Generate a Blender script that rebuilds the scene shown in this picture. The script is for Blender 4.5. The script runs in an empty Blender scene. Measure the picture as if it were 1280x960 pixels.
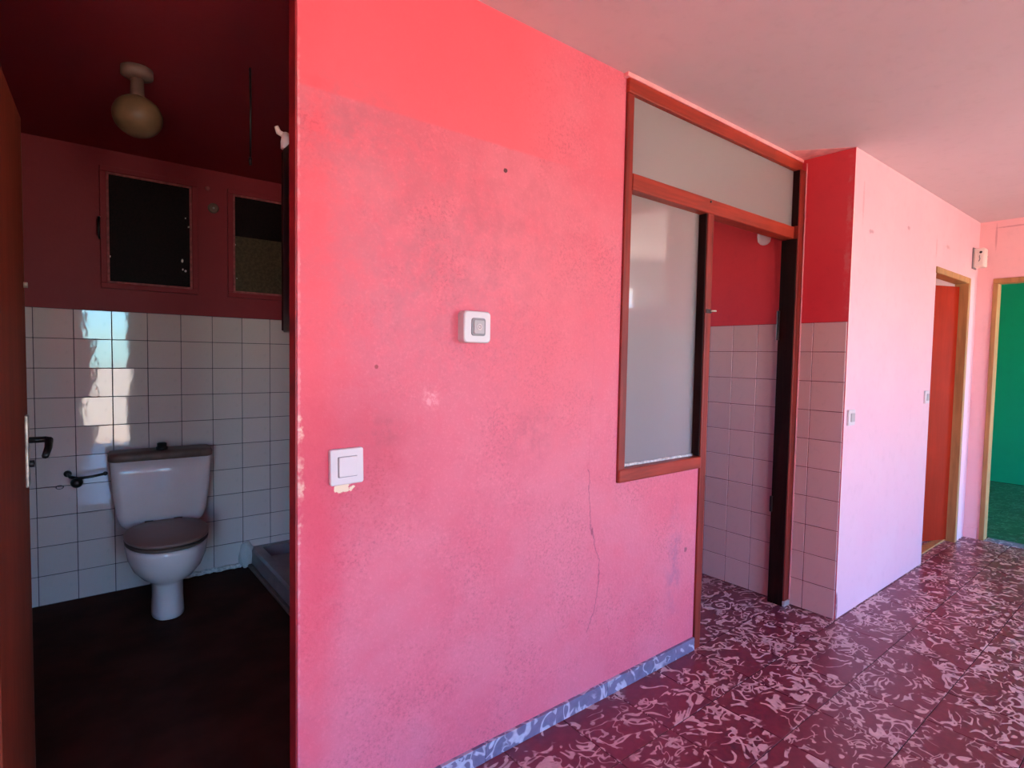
import bpy, bmesh, math, random
from mathutils import Vector, Matrix
random.seed(7)
S = bpy.context.scene
COL = S.collection
PI = math.pi

# ------------------------------------------------------------------ camera
cam_d = bpy.data.cameras.new('camera')
cam_d.sensor_fit = 'HORIZONTAL'; cam_d.sensor_width = 36.0
cam_d.lens = 703.0 / 1280.0 * 36.0
cam_d.clip_start = 0.02
cam = bpy.data.objects.new('camera', cam_d); COL.objects.link(cam)
yaw, pit, rol = math.radians(38.541), math.radians(2.747), math.radians(1.003)
F = Vector((math.sin(yaw)*math.cos(pit), math.cos(yaw)*math.cos(pit), -math.sin(pit)))
r0 = Vector((math.cos(yaw), -math.sin(yaw), 0)); u0 = r0.cross(F)
rt = r0*math.cos(rol) + u0*math.sin(rol); up = -r0*math.sin(rol) + u0*math.cos(rol)
EYE = Vector((0, 0, 1.38))
cam.matrix_world = Matrix(((rt.x, up.x, -F.x, EYE.x), (rt.y, up.y, -F.y, EYE.y), (rt.z, up.z, -F.z, EYE.z), (0, 0, 0, 1)))
S.camera = cam

def pix(P):
    q = Vector(P) - EYE
    z = q.dot(F)
    if z < 0.05: return None
    return 640 + 703*q.dot(rt)/z, 480 - 703*q.dot(up)/z

# ------------------------------------------------------------------ sky, sun, exposure
w = bpy.data.worlds.new('sky'); S.world = w; w.use_nodes = True
wt = w.node_tree; bg = wt.nodes['Background']
sky = wt.nodes.new('ShaderNodeTexSky'); sky.sky_type = 'NISHITA'; sky.sun_disc = False
sky.sun_elevation = math.radians(50); sky.sun_rotation = math.radians(160)
sky.ozone_density = 3.0; sky.dust_density = 0.3; sky.air_density = 1.2
tn = wt.nodes.new('ShaderNodeMix'); tn.data_type = 'RGBA'; tn.blend_type = 'MULTIPLY'; tn.inputs['Factor'].default_value = 1.0
tn.inputs[7].default_value = (0.50, 1.0, 1.6, 1.0)          # clear deep blue sky all round
wt.links.new(sky.outputs['Color'], tn.inputs[6]); wt.links.new(tn.outputs[2], bg.inputs['Color'])
bg.inputs['Strength'].default_value = 1.35

sd = bpy.data.lights.new('sun', 'SUN'); sd.energy = 60.0; sd.angle = math.radians(0.6); sd.color = (1.0, 0.92, 0.80)
sun = bpy.data.objects.new('sun', sd); COL.objects.link(sun)
sun.rotation_euler = Vector((-0.55, 0.14, -0.82)).to_track_quat('-Z', 'Y').to_euler()
sun.location = (3, -8, 9)

S.view_settings.view_transform = 'Standard'
S.view_settings.look = 'None'
S.view_settings.gamma = 1.0
S.view_settings.use_curve_mapping = False
S.view_settings.exposure = 0.05
S.cycles.max_bounces = 12; S.cycles.diffuse_bounces = 8; S.cycles.glossy_bounces = 4
S.cycles.transmission_bounces = 6
S.cycles.use_denoising = True
S.cycles.caustics_reflective = False; S.cycles.caustics_refractive = False
S.cycles.sample_clamp_indirect = 8.0

def portal(name, loc, rot, sx, sy):          # sampling guide for the daylight in an opening, gives off no light itself
    d = bpy.data.lights.new(name, 'AREA'); d.shape = 'RECTANGLE'; d.size = sx; d.size_y = sy
    d.cycles.is_portal = True
    o = bpy.data.objects.new(name, d); COL.objects.link(o); o.location = loc; o.rotation_euler = rot
YF = -2.5                                    # inner face of the facade wall
portal('daylight_portal', (4.15, YF-0.05, 1.1), (PI/2, 0, PI), 2.3, 2.2)
portal('daylight_portal', (-1.25, YF-0.05, 1.1), (PI/2, 0, PI), 1.5, 2.2)
portal('daylight_portal', (2.475, 4.0, 1.60), (PI/2, 0, 0), 0.65, 0.9)
portal('daylight_portal', (0.75, YF-0.05, 1.1), (PI/2, 0, PI), 0.9, 2.2)
portal('daylight_portal', (7.22, YF-0.05, 1.1), (PI/2, 0, PI), 2.55, 2.2)
portal('daylight_portal', (4.4, 4.35, 1.5), (PI/2, 0, 0), 1.6, 1.4)

# ------------------------------------------------------------------ material helpers
class NT:
    def __init__(s, name):
        s.m = bpy.data.materials.new(name); s.m.use_nodes = True
        s.t = s.m.node_tree; s.b = s.t.nodes['Principled BSDF']; s.out = s.t.nodes['Material Output']
    def n(s, typ, **kw):
        x = s.t.nodes.new(typ)
        for k, v in kw.items(): setattr(x, k, v)
        return x
    def l(s, a, b): s.t.links.new(a, b)
    def put(s, sock, v):
        if hasattr(v, 'is_output') or isinstance(v, bpy.types.NodeSocket): s.l(v, sock)
        else: sock.default_value = v
    def math(s, op, a, b=0.0, clamp=False):
        x = s.n('ShaderNodeMath', operation=op); x.use_clamp = clamp
        s.put(x.inputs[0], a); s.put(x.inputs[1], b); return x.outputs[0]
    def rng(s, v, a, b, c=0.0, d=1.0, smooth=True):
        x = s.n('ShaderNodeMapRange'); x.interpolation_type = 'SMOOTHSTEP' if smooth else 'LINEAR'
        s.put(x.inputs['Value'], v)
        for k, q in zip(('From Min', 'From Max', 'To Min', 'To Max'), (a, b, c, d)): s.put(x.inputs[k], q)
        return x.outputs['Result']
    def mix(s, f, a, b, blend='MIX'):
        x = s.n('ShaderNodeMix', data_type='RGBA', blend_type=blend)
        s.put(x.inputs['Factor'], f)
        s.put(x.inputs[6], (*a, 1) if isinstance(a, tuple) and len(a) == 3 else a)
        s.put(x.inputs[7], (*b, 1) if isinstance(b, tuple) and len(b) == 3 else b)
        return x.outputs[2]
    def noise(s, vec, scale, detail=3.0, rough=0.55, dist=0.0):
        x = s.n('ShaderNodeTexNoise'); x.inputs['Scale'].default_value = scale
        x.inputs['Detail'].default_value = detail; x.inputs['Roughness'].default_value = rough
        x.inputs['Distortion'].default_value = dist
        if vec is not None: s.l(vec, x.inputs['Vector'])
        return x.outputs['Fac']
    def pos(s): return s.n('ShaderNodeNewGeometry').outputs['Position']
    def obj(s): return s.n('ShaderNodeTexCoord').outputs['Object']
    def sep(s, v):
        x = s.n('ShaderNodeSeparateXYZ'); s.l(v, x.inputs[0]); return x.outputs
    def scale(s, v, sc):
        x = s.n('ShaderNodeMapping'); s.l(v, x.inputs['Vector']); x.inputs['Scale'].default_value = sc; return x.outputs[0]
    def bump(s, h, strength, dist=0.01):
        x = s.n('ShaderNodeBump'); x.inputs['Strength'].default_value = strength; x.inputs['Distance'].default_value = dist
        s.l(h, x.inputs['Height']); s.l(x.outputs[0], s.b.inputs['Normal'])
    def col(s, c): s.put(s.b.inputs['Base Color'], (*c, 1) if isinstance(c, tuple) and len(c) == 3 else c)
    def set(s, **kw):
        for k, v in kw.items(): s.put(s.b.inputs[k.replace('_', ' ').title().replace('Ior', 'IOR')], v)

def simple(name, c, rough=0.5, var=0.15, nscale=8.0, metal=0.0, bump=0.0, coat=0.0, spec=0.5):
    t = NT(name); v = t.obj(); f = t.noise(v, nscale)
    dk = tuple(x*(1-var) for x in c); lt = tuple(min(1, x*(1+var)) for x in c)
    t.col(t.mix(t.rng(f, 0.3, 0.7), dk, lt)); t.set(roughness=rough, metallic=metal)
    if bump: t.bump(t.noise(v, nscale*6), bump, 0.003)
    t.b.inputs['Specular IOR Level'].default_value = spec
    if coat: t.b.inputs['Coat Weight'].default_value = coat
    return t.m

def ellipse(t, u, z, cx, cz, rx, rz, soft=0.4, wob=0.8, nz=None):
    a = t.math('DIVIDE', t.math('SUBTRACT', u, cx), rx); b = t.math('DIVIDE', t.math('SUBTRACT', z, cz), rz)
    d = t.math('SQRT', t.math('ADD', t.math('MULTIPLY', a, a), t.math('MULTIPLY', b, b)))
    if nz is not None: d = t.math('ADD', d, t.math('MULTIPLY', t.math('SUBTRACT', nz, 0.5), wob))
    return t.rng(d, 1+soft, 1-soft)

def paint(name, base, pale, stains=(), axis=0, upper=None, rough=0.55, cracks=(), bump=0.25, mottling=0.5, speckle=0.0):
    t = NT(name); P = t.pos(); x, y, z = t.sep(P)[:3]; u = (x, y)[axis]
    n1 = t.noise(P, 2.3, 5, 0.6); n2 = t.noise(P, 14, 4, 0.65); n3 = t.noise(P, 60, 3, 0.6)
    c = t.mix(t.math('MULTIPLY', t.rng(n1, 0.35, 0.7), mottling), base, pale)
    c = t.mix(t.math('MULTIPLY', t.rng(n2, 0.5, 0.75), 0.18), c, tuple(k*0.72 for k in base))
    if speckle:                               # fine soot caught in the plaster grain
        n4 = t.noise(P, 110, 4, 0.7); n5 = t.noise(P, 3.1, 4, 0.65)
        k = t.math('MULTIPLY', t.rng(n4, 0.50, 0.70), t.rng(n5, 0.42, 0.66))
        c = t.mix(t.math('MULTIPLY', k, speckle), c, tuple(q*0.45 for q in base))
        c = t.mix(t.math('MULTIPLY', t.rng(n4, 0.48, 0.30), 0.16), c, tuple(min(1, q*1.5) for q in pale))
    if upper:                                 # a stronger coat above an old paint line
        z0, colr, fade = upper
        m = t.rng(t.math('ADD', z, t.math('MULTIPLY', t.math('SUBTRACT', n2, 0.5), 0.012)), z0-0.006, z0+0.006)
        m = t.math('MULTIPLY', m, t.rng(u, fade[0], fade[1], 1, 0.12))
        c = t.mix(t.math('MULTIPLY', m, 0.85), c, colr)
    for (cx, cz, rx, rz, colr, k, soft, wob, fine) in stains:
        m = ellipse(t, u, z, cx, cz, rx, rz, soft, wob if min(rx, rz) > 0.02 else wob*2.2, n2 if min(rx, rz) > 0.02 else n3)
        if fine: m = t.math('MULTIPLY', m, t.rng(n3 if fine == 1 else n2, 0.38, 0.68))
        c = t.mix(t.math('MULTIPLY', m, k), c, colr)
    for pts, wd, colr, k in cracks:
        for (a, b) in zip(pts[:-1], pts[1:]):
            # crack running mostly upright between two heights
            s = (b[0]-a[0])/(b[1]-a[1])
            ux = t.math('ADD', t.math('MULTIPLY', t.math('SUBTRACT', z, a[1]), s), a[0])
            d = t.math('ABSOLUTE', t.math('SUBTRACT', t.math('ADD', u, t.math('MULTIPLY', t.math('SUBTRACT', n2, 0.5), 0.05)), ux))
            m = t.rng(d, wd, wd*0.2)
            lo, hi = min(a[1], b[1]), max(a[1], b[1])
            m = t.math('MULTIPLY', m, t.math('MULTIPLY', t.math('GREATER_THAN', z, lo), t.math('LESS_THAN', z, hi)))
            c = t.mix(t.math('MULTIPLY', m, k), c, colr)
    t.col(c); t.set(roughness=rough)
    t.bump(t.math('ADD', t.math('MULTIPLY', n2, 0.6), t.math('MULTIPLY', n3, 0.4)), bump, 0.006)
    return t.m

# ------------------------------------------------------------------ materials
DK = (0.30, 0.045, 0.07)
RED = (0.80, 0.045, 0.065)
M = {}
M['main_wall'] = paint('salmon_paint', (0.66, 0.116, 0.165), (0.66, 0.185, 0.235), upper=(2.072, (0.76, 0.105, 0.135), (1.15, 1.50)), stains=[
    (0.515, 1.20, 0.055, 0.85, RED, 0.50, 0.95, 0.9, 0),
    (0.56, 1.55, 0.10, 0.30, (0.74, 0.09, 0.12), 0.45, 0.95, 1.2, 0),
    (0.62, 1.09, 0.18, 0.17, (0.52, 0.035, 0.07), 0.60, 0.9, 1.2, 0),
    (0.54, 0.86, 0.07, 0.20, (0.62, 0.045, 0.10), 0.5, 0.9, 1.4, 0),
    (0.72, 1.16, 0.07, 0.05, DK, 0.55, 0.8, 1.6, 2),
    (0.600, 1.006, 0.027, 0.013, (0.78, 0.62, 0.42), 1.0, 0.12, 1.0, 0),
    (1.28, 1.10, 0.10, 0.09, DK, 0.40, 0.9, 1.6, 2),
    (0.90, 1.66, 0.36, 0.34, (0.42, 0.14, 0.18), 0.45, 0.9, 1.8, 2),
    (1.25, 1.75, 0.34, 0.32, (0.50, 0.10, 0.13), 0.35, 0.9, 1.8, 2),
    (0.62, 2.0, 0.18, 0.12, (0.40, 0.13, 0.17), 0.5, 0.9, 1.6, 2),
    (1.42, 1.45, 0.26, 0.30, (0.72, 0.10, 0.12), 0.40, 0.9, 1.4, 0),
    (2.16, 0.46, 0.055, 0.22, (0.26, 0.10, 0.18), 0.60, 0.8, 1.4, 2),
    (2.245, 0.50, 0.010, 0.011, (0.2, 0.04, 0.06), 0.8, 0.4, 0.8, 0),
    (1.612, 0.70, 0.006, 0.016, (0.25, 0.03, 0.06), 0.8, 0.4, 0.8, 0),
    (1.154, 1.997, 0.008, 0.007, (0.06, 0.01, 0.012), 1.0, 0.2, 0.3, 0),
    (0.70, 1.345, 0.006, 0.006, (0.3, 0.03, 0.04), 0.9, 0.3, 0.4, 0),
    (0.88, 1.25, 0.025, 0.03, (0.85, 0.38, 0.40), 0.6, 0.6, 1.2, 1),
    (0.483, 1.06, 0.010, 0.13, (0.80, 0.58, 0.42), 0.95, 0.4, 1.3, 2),
    (0.481, 1.35, 0.004, 0.9, (0.80, 0.50, 0.48), 0.4, 0.4, 1.3, 2)],
    bump=0.5, mottling=0.6, speckle=0.55, cracks=[([(1.585, 0.95), (1.60, 0.72), (1.655, 0.58), (1.655, 0.45), (1.60, 0.30)], 0.004, (0.30, 0.05, 0.09), 0.7),
            ([(1.60, 1.55), (1.585, 0.95)], 0.003, (0.55, 0.09, 0.12), 0.35)])
M['right_wall'] = paint('pale_pink_paint', (0.76, 0.45, 0.50), (0.76, 0.50, 0.54), mottling=0.6, bump=0.15, stains=[
    (3.345, 2.24, 0.010, 0.10, (0.55, 0.25, 0.28), 0.5, 0.5, 0.6, 0),
    (3.47, 2.10, 0.030, 0.010, (0.35, 0.15, 0.18), 0.6, 0.5, 1.2, 0),
    (4.05, 2.21, 0.022, 0.010, (0.35, 0.15, 0.18), 0.6, 0.5, 1.2, 0),
    (4.60, 2.17, 0.012, 0.06, (0.55, 0.25, 0.28), 0.5, 0.5, 0.6, 0),
    (4.85, 2.20, 0.04, 0.012, (0.40, 0.18, 0.18), 0.5, 0.5, 1.2, 0),
    (3.222, 0.06, 0.022, 0.08, (0.22, 0.02, 0.06), 0.9, 0.3, 0.8, 0),
    (3.225, 1.2, 0.010, 1.3, (0.85, 0.66, 0.50), 0.6, 0.5, 1.2, 2)])
M['end_wall'] = paint('end_wall_paint', (0.90, 0.52, 0.52), (0.90, 0.56, 0.56), axis=1, mottling=0.6, bump=0.15, stains=[
    (1.12, 2.37, 0.006, 0.09, (0.5, 0.18, 0.2), 0.5, 0.4, 0.4, 0),
    (1.01, 2.44, 0.11, 0.006, (0.5, 0.18, 0.2), 0.5, 0.4, 0.4, 0)])
M['deep_red'] = paint('deep_red_paint', (0.74, 0.045, 0.065), (0.76, 0.065, 0.08), axis=1, rough=0.4, bump=0.2, stains=[
    (1.24, 2.0, 0.012, 0.6, (0.75, 0.25, 0.25), 0.5, 0.5, 1.4, 2)])
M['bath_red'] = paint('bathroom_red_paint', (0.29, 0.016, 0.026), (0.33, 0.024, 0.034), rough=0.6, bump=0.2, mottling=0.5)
M['green'] = paint('green_paint', (0.0, 0.42, 0.21), (0.005, 0.45, 0.23), rough=0.5, axis=1, bump=0.1)
M['ceiling'] = paint('ceiling_white', (0.66, 0.54, 0.55), (0.70, 0.58, 0.59), rough=0.8, bump=0.12)
M['plaster'] = simple('plaster_white', (0.75, 0.70, 0.64), 0.85, 0.08, 5)
M['salmon'] = simple('salmon_edge', (0.82, 0.36, 0.36), 0.6, 0.1, 20)
M['jamb_red'] = simple('jamb_red', (0.30, 0.014, 0.020), 0.5, 0.25, 12)

def wood(name, c, rough=0.4, axis='z', dark=0.55, spec=0.4):
    t = NT(name); v = t.obj()
    sc = {'z': (30, 30, 2), 'x': (2, 30, 30), 'y': (30, 2, 30)}[axis]
    g = t.noise(t.scale(v, sc), 1.0, 4, 0.6, 0.6)
    n = t.noise(v, 3, 3)
    cc = t.mix(t.rng(g, 0.3, 0.7), tuple(k*dark for k in c), c)
    cc = t.mix(t.math('MULTIPLY', t.rng(n, 0.45, 0.75), 0.35), cc, tuple(min(1, k*1.35) for k in c))
    t.col(cc); t.set(roughness=rough); t.b.inputs['Specular IOR Level'].default_value = spec; t.bump(g, 0.15, 0.002); return t.m
M['frame_x'] = wood('red_stained_wood_rail', (0.36, 0.040, 0.020), 0.4, 'x', 0.6, 0.3)
M['frame_z'] = wood('red_stained_wood_post', (0.26, 0.028, 0.017), 0.4, 'z', 0.55, 0.3)
M['frame_dark'] = wood('dark_shade_wood', (0.022, 0.006, 0.005), 0.6, 'z', 0.5, 0.1)  # dark wood; on the frame sides it also carries shade in its colour
M['door_brown'] = wood('brown_door_wood', (0.20, 0.032, 0.016), 0.6, 'z', 0.75, 0.06)
M['door_edge'] = wood('worn_door_edge', (0.30, 0.16, 0.09), 0.6, 'z', 0.4)
M['door_red'] = wood('red_varnished_door', (0.34, 0.022, 0.006), 0.5, 'z', 0.85, 0.06)
M['tan'] = wood('tan_frame_wood', (0.48, 0.25, 0.09), 0.5, 'z', 0.7)

def flame_tile(name, base, vein, k=1.0):
    t = NT(name); v = t.obj(); oi = t.n('ShaderNodeObjectInfo')
    ad = t.n('ShaderNodeVectorMath', operation='ADD'); t.l(v, ad.inputs[0])
    cm = t.n('ShaderNodeCombineXYZ'); r = t.math('MULTIPLY', oi.outputs['Random'], 57.0)
    t.l(r, cm.inputs[0]); t.l(t.math('MULTIPLY', r, 1.7), cm.inputs[1]); t.l(cm.outputs[0], ad.inputs[1]); p = ad.outputs[0]
    p2 = t.scale(p, (1.0, 1.35, 1.0))
    n1 = t.noise(p2, 7.2, 1.2, 0.5, 1.5); n2 = t.noise(p2, 11.0, 1.0, 0.5, 1.2); m1 = t.noise(p, 11, 2); m2 = t.noise(p, 5, 2)
    r1 = t.rng(t.math('ABSOLUTE', t.math('SUBTRACT', n1, 0.5)), 0.050, 0.030)
    r1 = t.math('MULTIPLY', r1, t.rng(m1, 0.46, 0.51))
    r2 = t.rng(t.math('ABSOLUTE', t.math('SUBTRACT', n2, 0.47)), 0.042, 0.025)
    r2 = t.math('MULTIPLY', r2, t.rng(m2, 0.53, 0.47))
    f = t.math('MAXIMUM', r1, t.math('MULTIPLY', r2, 0.85))
    g = t.noise(p, 40, 3)
    b = t.mix(t.rng(g, 0.3, 0.7), tuple(x*0.75 for x in base), base)
    b = t.mix(t.math('MULTIPLY', t.rng(m2, 0.4, 0.7), 0.3), b, tuple(min(1, x*1.3) for x in base))
    vv = t.mix(t.rng(g, 0.35, 0.7), tuple(x*0.8 for x in vein), vein)
    t.col(t.mix(t.math('MULTIPLY', f, k), b, vv)); t.set(roughness=0.34)
    return t.m
M['floor_tile'] = flame_tile('flame_patterned_floor_tile', (0.185, 0.026, 0.046), (0.68, 0.46, 0.43))
M['green_floor'] = flame_tile('green_flame_floor_tile', (0.005, 0.070, 0.030), (0.20, 0.36, 0.27), 0.7)
M['skirting'] = flame_tile('grey_marbled_skirting', (0.17, 0.14, 0.22), (0.52, 0.48, 0.56))
M['grout'] = simple('floor_grout', (0.05, 0.018, 0.022), 0.8)
M['bath_floor'] = simple('bathroom_floor_dark', (0.060, 0.018, 0.011), 0.75, 0.3, 4, spec=0.1)

def glazed(name, c, rough, wav):
    t = NT(name); v = t.obj(); oi = t.n('ShaderNodeObjectInfo')
    n = t.noise(v, 9, 3); d = t.noise(v, 30, 4)
    cc = t.mix(t.math('MULTIPLY', oi.outputs['Random'], 0.35), c, tuple(x*0.82 for x in c))
    cc = t.mix(t.math('MULTIPLY', t.rng(d, 0.55, 0.8), 0.25), cc, tuple(x*0.7 for x in c))
    t.col(cc); t.set(roughness=rough); t.b.inputs['IOR'].default_value = 1.65; t.bump(n, wav, 0.01); return t.m
M['white_tile'] = glazed('white_glazed_tile', (0.83, 0.68, 0.63), 0.05, 0.07)
M['pink_tile'] = glazed('greyish_pink_glazed_tile', (0.72, 0.46, 0.43), 0.30, 0.04)
M['wall_grout'] = simple('dark_wall_grout', (0.10, 0.07, 0.08), 0.9)
M['wall_grout2'] = simple('red_brown_grout', (0.20, 0.05, 0.06), 0.9)
M['porcelain'] = simple('mauve_porcelain', (0.90, 0.72, 0.69), 0.12, 0.04, 4)
M['lid'] = simple('brown_plastic_lid', (0.30, 0.17, 0.145), 0.4, 0.06, 4, spec=0.3)
M['cap'] = simple('grimy_cistern_cap', (0.17, 0.10, 0.08), 0.5, 0.2, 10, spec=0.3)
M['black'] = simple('black_plastic', (0.012, 0.010, 0.010), 0.3)
M['dark_metal'] = simple('tarnished_metal', (0.06, 0.055, 0.05), 0.3, 0.2, 20, 0.8)
M['brass'] = simple('worn_plate', (0.55, 0.46, 0.36), 0.4, 0.4, 30, 0.5)
M['white_plastic'] = simple('white_plastic', (0.64, 0.58, 0.57), 0.4, 0.02, 10)
M['grey_plastic'] = simple('grey_plastic', (0.22, 0.20, 0.20), 0.45, 0.03)
M['lt_grey'] = simple('light_grey_plastic', (0.40, 0.37, 0.36), 0.45, 0.03)
M['cream_plastic'] = simple('cream_plastic', (0.78, 0.70, 0.62), 0.4, 0.03)
M['tray'] = simple('shower_tray_enamel', (0.24, 0.20, 0.20), 0.35, 0.2, 6, spec=0.3)
M['putty'] = simple('old_putty', (0.66, 0.60, 0.56), 0.8, 0.25, 60)
M['lamp_glass'] = simple('dusty_amber_glass', (0.17, 0.095, 0.050), 0.4, 0.15, 12, spec=0.2)
M['bulb_glass'] = simple('white_lamp_glass', (0.72, 0.62, 0.64), 0.25, 0.05)
M['terrace'] = simple('ochre_terrace_tile', (0.60, 0.48, 0.34), 0.85, 0.15, 2)
M['facade'] = simple('facade_render', (0.72, 0.60, 0.46), 0.9, 0.1, 1)
M['white_wall'] = paint('white_room_paint', (0.80, 0.77, 0.74), (0.82, 0.79, 0.76), rough=0.7, bump=0.1)

def frosted(name, c, mixf, rough, nscale):
    t = NT(name); v = t.obj()
    t.col(c); t.set(roughness=rough); t.bump(t.noise(v, nscale, 2), 0.25, 0.002)
    tr = t.n('ShaderNodeBsdfTranslucent'); tr.inputs['Color'].default_value = (0.85, 0.82, 0.78, 1)
    rf = t.n('ShaderNodeBsdfRefraction'); rf.inputs['Roughness'].default_value = 0.22; rf.inputs['IOR'].default_value = 1.02
    m0 = t.n('ShaderNodeMixShader'); m0.inputs[0].default_value = 0.75
    t.l(tr.outputs[0], m0.inputs[1]); t.l(rf.outputs[0], m0.inputs[2])
    mx = t.n('ShaderNodeMixShader'); mx.inputs[0].default_value = mixf
    t.l(t.b.outputs[0], mx.inputs[1]); t.l(m0.outputs[0], mx.inputs[2]); t.l(mx.outputs[0], t.out.inputs['Surface'])
    return t.m
M['frosted'] = frosted('frosted_glass', (0.52, 0.47, 0.46), 0.62, 0.30, 180)
M['dark_glass'] = simple('dark_rippled_glass', (0.010, 0.003, 0.003), 0.25, 0.4, 90, 0, 0.5, spec=0.10)
M['olive_glass'] = simple('olive_rippled_glass', (0.085, 0.060, 0.035), 0.3, 0.25, 60, 0, 0.4, spec=0.15)

# ------------------------------------------------------------------ mesh helpers
def add_box(bm, x0, x1, y0, y1, z0, z1):
    vs = [bm.verts.new((x, y, z)) for z in (z0, z1) for y in (y0, y1) for x in (x0, x1)]
    for q in ((0, 2, 3, 1), (4, 5, 7, 6), (0, 1, 5, 4), (2, 6, 7, 3), (0, 4, 6, 2), (1, 3, 7, 5)):
        bm.faces.new([vs[i] for i in q])
def bev(bm, r, seg=2):
    if r > 0: bmesh.ops.bevel(bm, geom=list(bm.edges), offset=r, segments=seg, affect='EDGES', profile=0.5)
def link(name, bm, mat, parent=None, smooth=False, loc=None):
    me = bpy.data.meshes.new(name); bmesh.ops.recalc_face_normals(bm, faces=list(bm.faces)); bm.to_mesh(me); bm.free()
    for m in (mat if isinstance(mat, (list, tuple)) else [mat]): me.materials.append(m)
    if smooth:
        for p in me.polygons: p.use_smooth = True
    o = bpy.data.objects.new(name, me); COL.objects.link(o)
    if loc is not None: o.location = loc
    if parent: o.parent = parent
    return o
def box(name, b, mat, parent=None, r=0.0, seg=2):
    """box given in world metres; the origin sits at its centre (at its parent's frame when parented)"""
    c = Vector(((b[0]+b[1])/2, (b[2]+b[3])/2, (b[4]+b[5])/2))
    bm = bmesh.new(); h = [(b[1]-b[0])/2, (b[3]-b[2])/2, (b[5]-b[4])/2]
    add_box(bm, -h[0], h[0], -h[1], h[1], -h[2], h[2]); bev(bm, r, seg)
    o = link(name, bm, mat, parent, smooth=False, loc=c - (parent.location if parent else Vector()))
    return o
def boxes(name, bs, mat, parent=None):
    bm = bmesh.new()
    for b in bs: add_box(bm, *b)
    return link(name, bm, mat, parent)
def tube(bm, pts, r, n=10, caps=True):
    pts = [Vector(p) for p in pts]; rings = []
    for i, p in enumerate(pts):
        d = (pts[min(i+1, len(pts)-1)] - pts[max(i-1, 0)]).normalized()
        a = d.orthogonal().normalized() if i == 0 else (a - d*a.dot(d)).normalized()
        b = d.cross(a); rr = r[i] if isinstance(r, (list, tuple)) else r
        rings.append([bm.verts.new(p + (a*math.cos(2*PI*k/n) + b*math.sin(2*PI*k/n))*rr) for k in range(n)])
    for A, B in zip(rings[:-1], rings[1:]):
        for k in range(n): bm.faces.new((A[k], A[(k+1) % n], B[(k+1) % n], B[k]))
    if caps: bm.faces.new(rings[0][::-1]); bm.faces.new(rings[-1])
def loft(bm, rings, cap0=True, cap1=True):
    R = [[bm.verts.new(p) for p in r] for r in rings]; n = len(R[0])
    for A, B in zip(R[:-1], R[1:]):
        for k in range(n): bm.faces.new((A[k], A[(k+1) % n], B[(k+1) % n], B[k]))
    if cap0: bm.faces.new(R[0][::-1])
    if cap1: bm.faces.new(R[-1])
def empty(name, loc, label, cat, group=None):
    o = bpy.data.objects.new(name, None); COL.objects.link(o); o.location = loc; o.empty_display_size = 0.1
    return tag(o, label, cat, group)
def tag(o, label, cat, group=None):
    o['label'] = label; o['category'] = cat
    if group: o['group'] = group
    return o
def struct(o, label=None, cat=None):
    o['kind'] = 'structure'
    if label: o['label'] = label; o['category'] = cat
    return o
V0 = Vector()

# ------------------------------------------------------------------ measures of the place
YM, YMB = 1.503, 1.553        # front and back of the pink wall
XW = 3.213                    # face of the tiled side wall
YR = 1.221                    # face of the pale wall on the right
XE = 5.65                     # end wall
ZC = 2.495                    # ceiling
YB = 3.867                    # bathroom back wall (tile face)
XL = -2.4
T = 0.08

# ------------------------------------------------------------------ ceiling, walls
struct(boxes('ceiling', [(XL-0.3, 9.2, YF-0.3, 4.5, ZC, ZC+0.2)], M['ceiling']), 'pale mauve plaster ceiling over the rooms', 'ceiling')
struct(boxes('wall_back', [(0.478, 1.746, YM, YMB, 0, ZC), (1.746, 2.326, YM, YMB, 0, 0.880), (-0.155, 0.478, YM, YMB, 2.42, ZC), (XL, -0.155, YM, YMB, 0, ZC)],
             M['main_wall']), 'worn salmon pink plastered wall with smudges and a crack', 'wall')
struct(boxes('trim_1', [(0.4735, 0.4785, YM+0.003, YMB+0.003, 0, 2.42)], M['jamb_red']), 'dark red painted bathroom door jamb beside pink wall', 'trim')
wk = struct(boxes('wall_kitchen_side', [(XW+0.007, XW+0.09, YR+0.001, 2.38, 0, ZC), (XW+0.007, XW+0.09, 2.95, 4.3, 0, ZC),
             (XW+0.007, XW+0.09, 2.38, 2.95, 0, 1.75), (XW+0.007, XW+0.09, 2.38, 2.95, 2.42, ZC)], M['deep_red']), 'deep red side wall with pinkish tiled lower half', 'wall')  # the high opening is made up, to light the kitchen and the frosted pane
struct(boxes('wall_right', [(XW+0.0075, 4.62, YR, YR+T, 0, ZC), (4.62, 5.42, YR, YR+T, 2.035, ZC), (5.42, XE+0.01, YR, YR+T, 0, ZC)], M['right_wall']), 'brightly lit pale pink wall with ajar red door', 'wall')
struct(boxes('wall_end', [(XE, XE+T, 1.110, YR+0.001, 0, ZC), (XE, XE+T, 0.25, 1.110, 2.045, ZC), (XE, XE+T, YF, 0.25, 0, ZC)], M['end_wall']), 'pink end wall around the green room doorway', 'wall')
# facade: two balcony openings, green room window, left opening added to light the bathroom
FB = (YF-0.25, YF)
struct(boxes('wall_facade', [(XL-0.2, -2.0, *FB, 0, ZC), (-0.5, 0.3, *FB, 0, ZC), (-2.0, -0.5, *FB, 2.2, ZC), (1.2, 3.0, *FB, 0, ZC), (5.3, 5.95, *FB, 0, ZC), (8.5, 9.0, *FB, 0, ZC),
             (0.3, 1.2, *FB, 2.2, ZC), (3.0, 5.3, *FB, 2.2, ZC), (5.95, 8.5, *FB, 2.2, ZC)], M['main_wall']), 'pink wall behind the viewer with balcony openings and an added left one', 'wall')
struct(boxes('wall_left', [(XL-0.2, XL, YF, 4.4, 0, ZC)], M['main_wall']), 'pink wall at the far left end of the room', 'wall')
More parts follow.
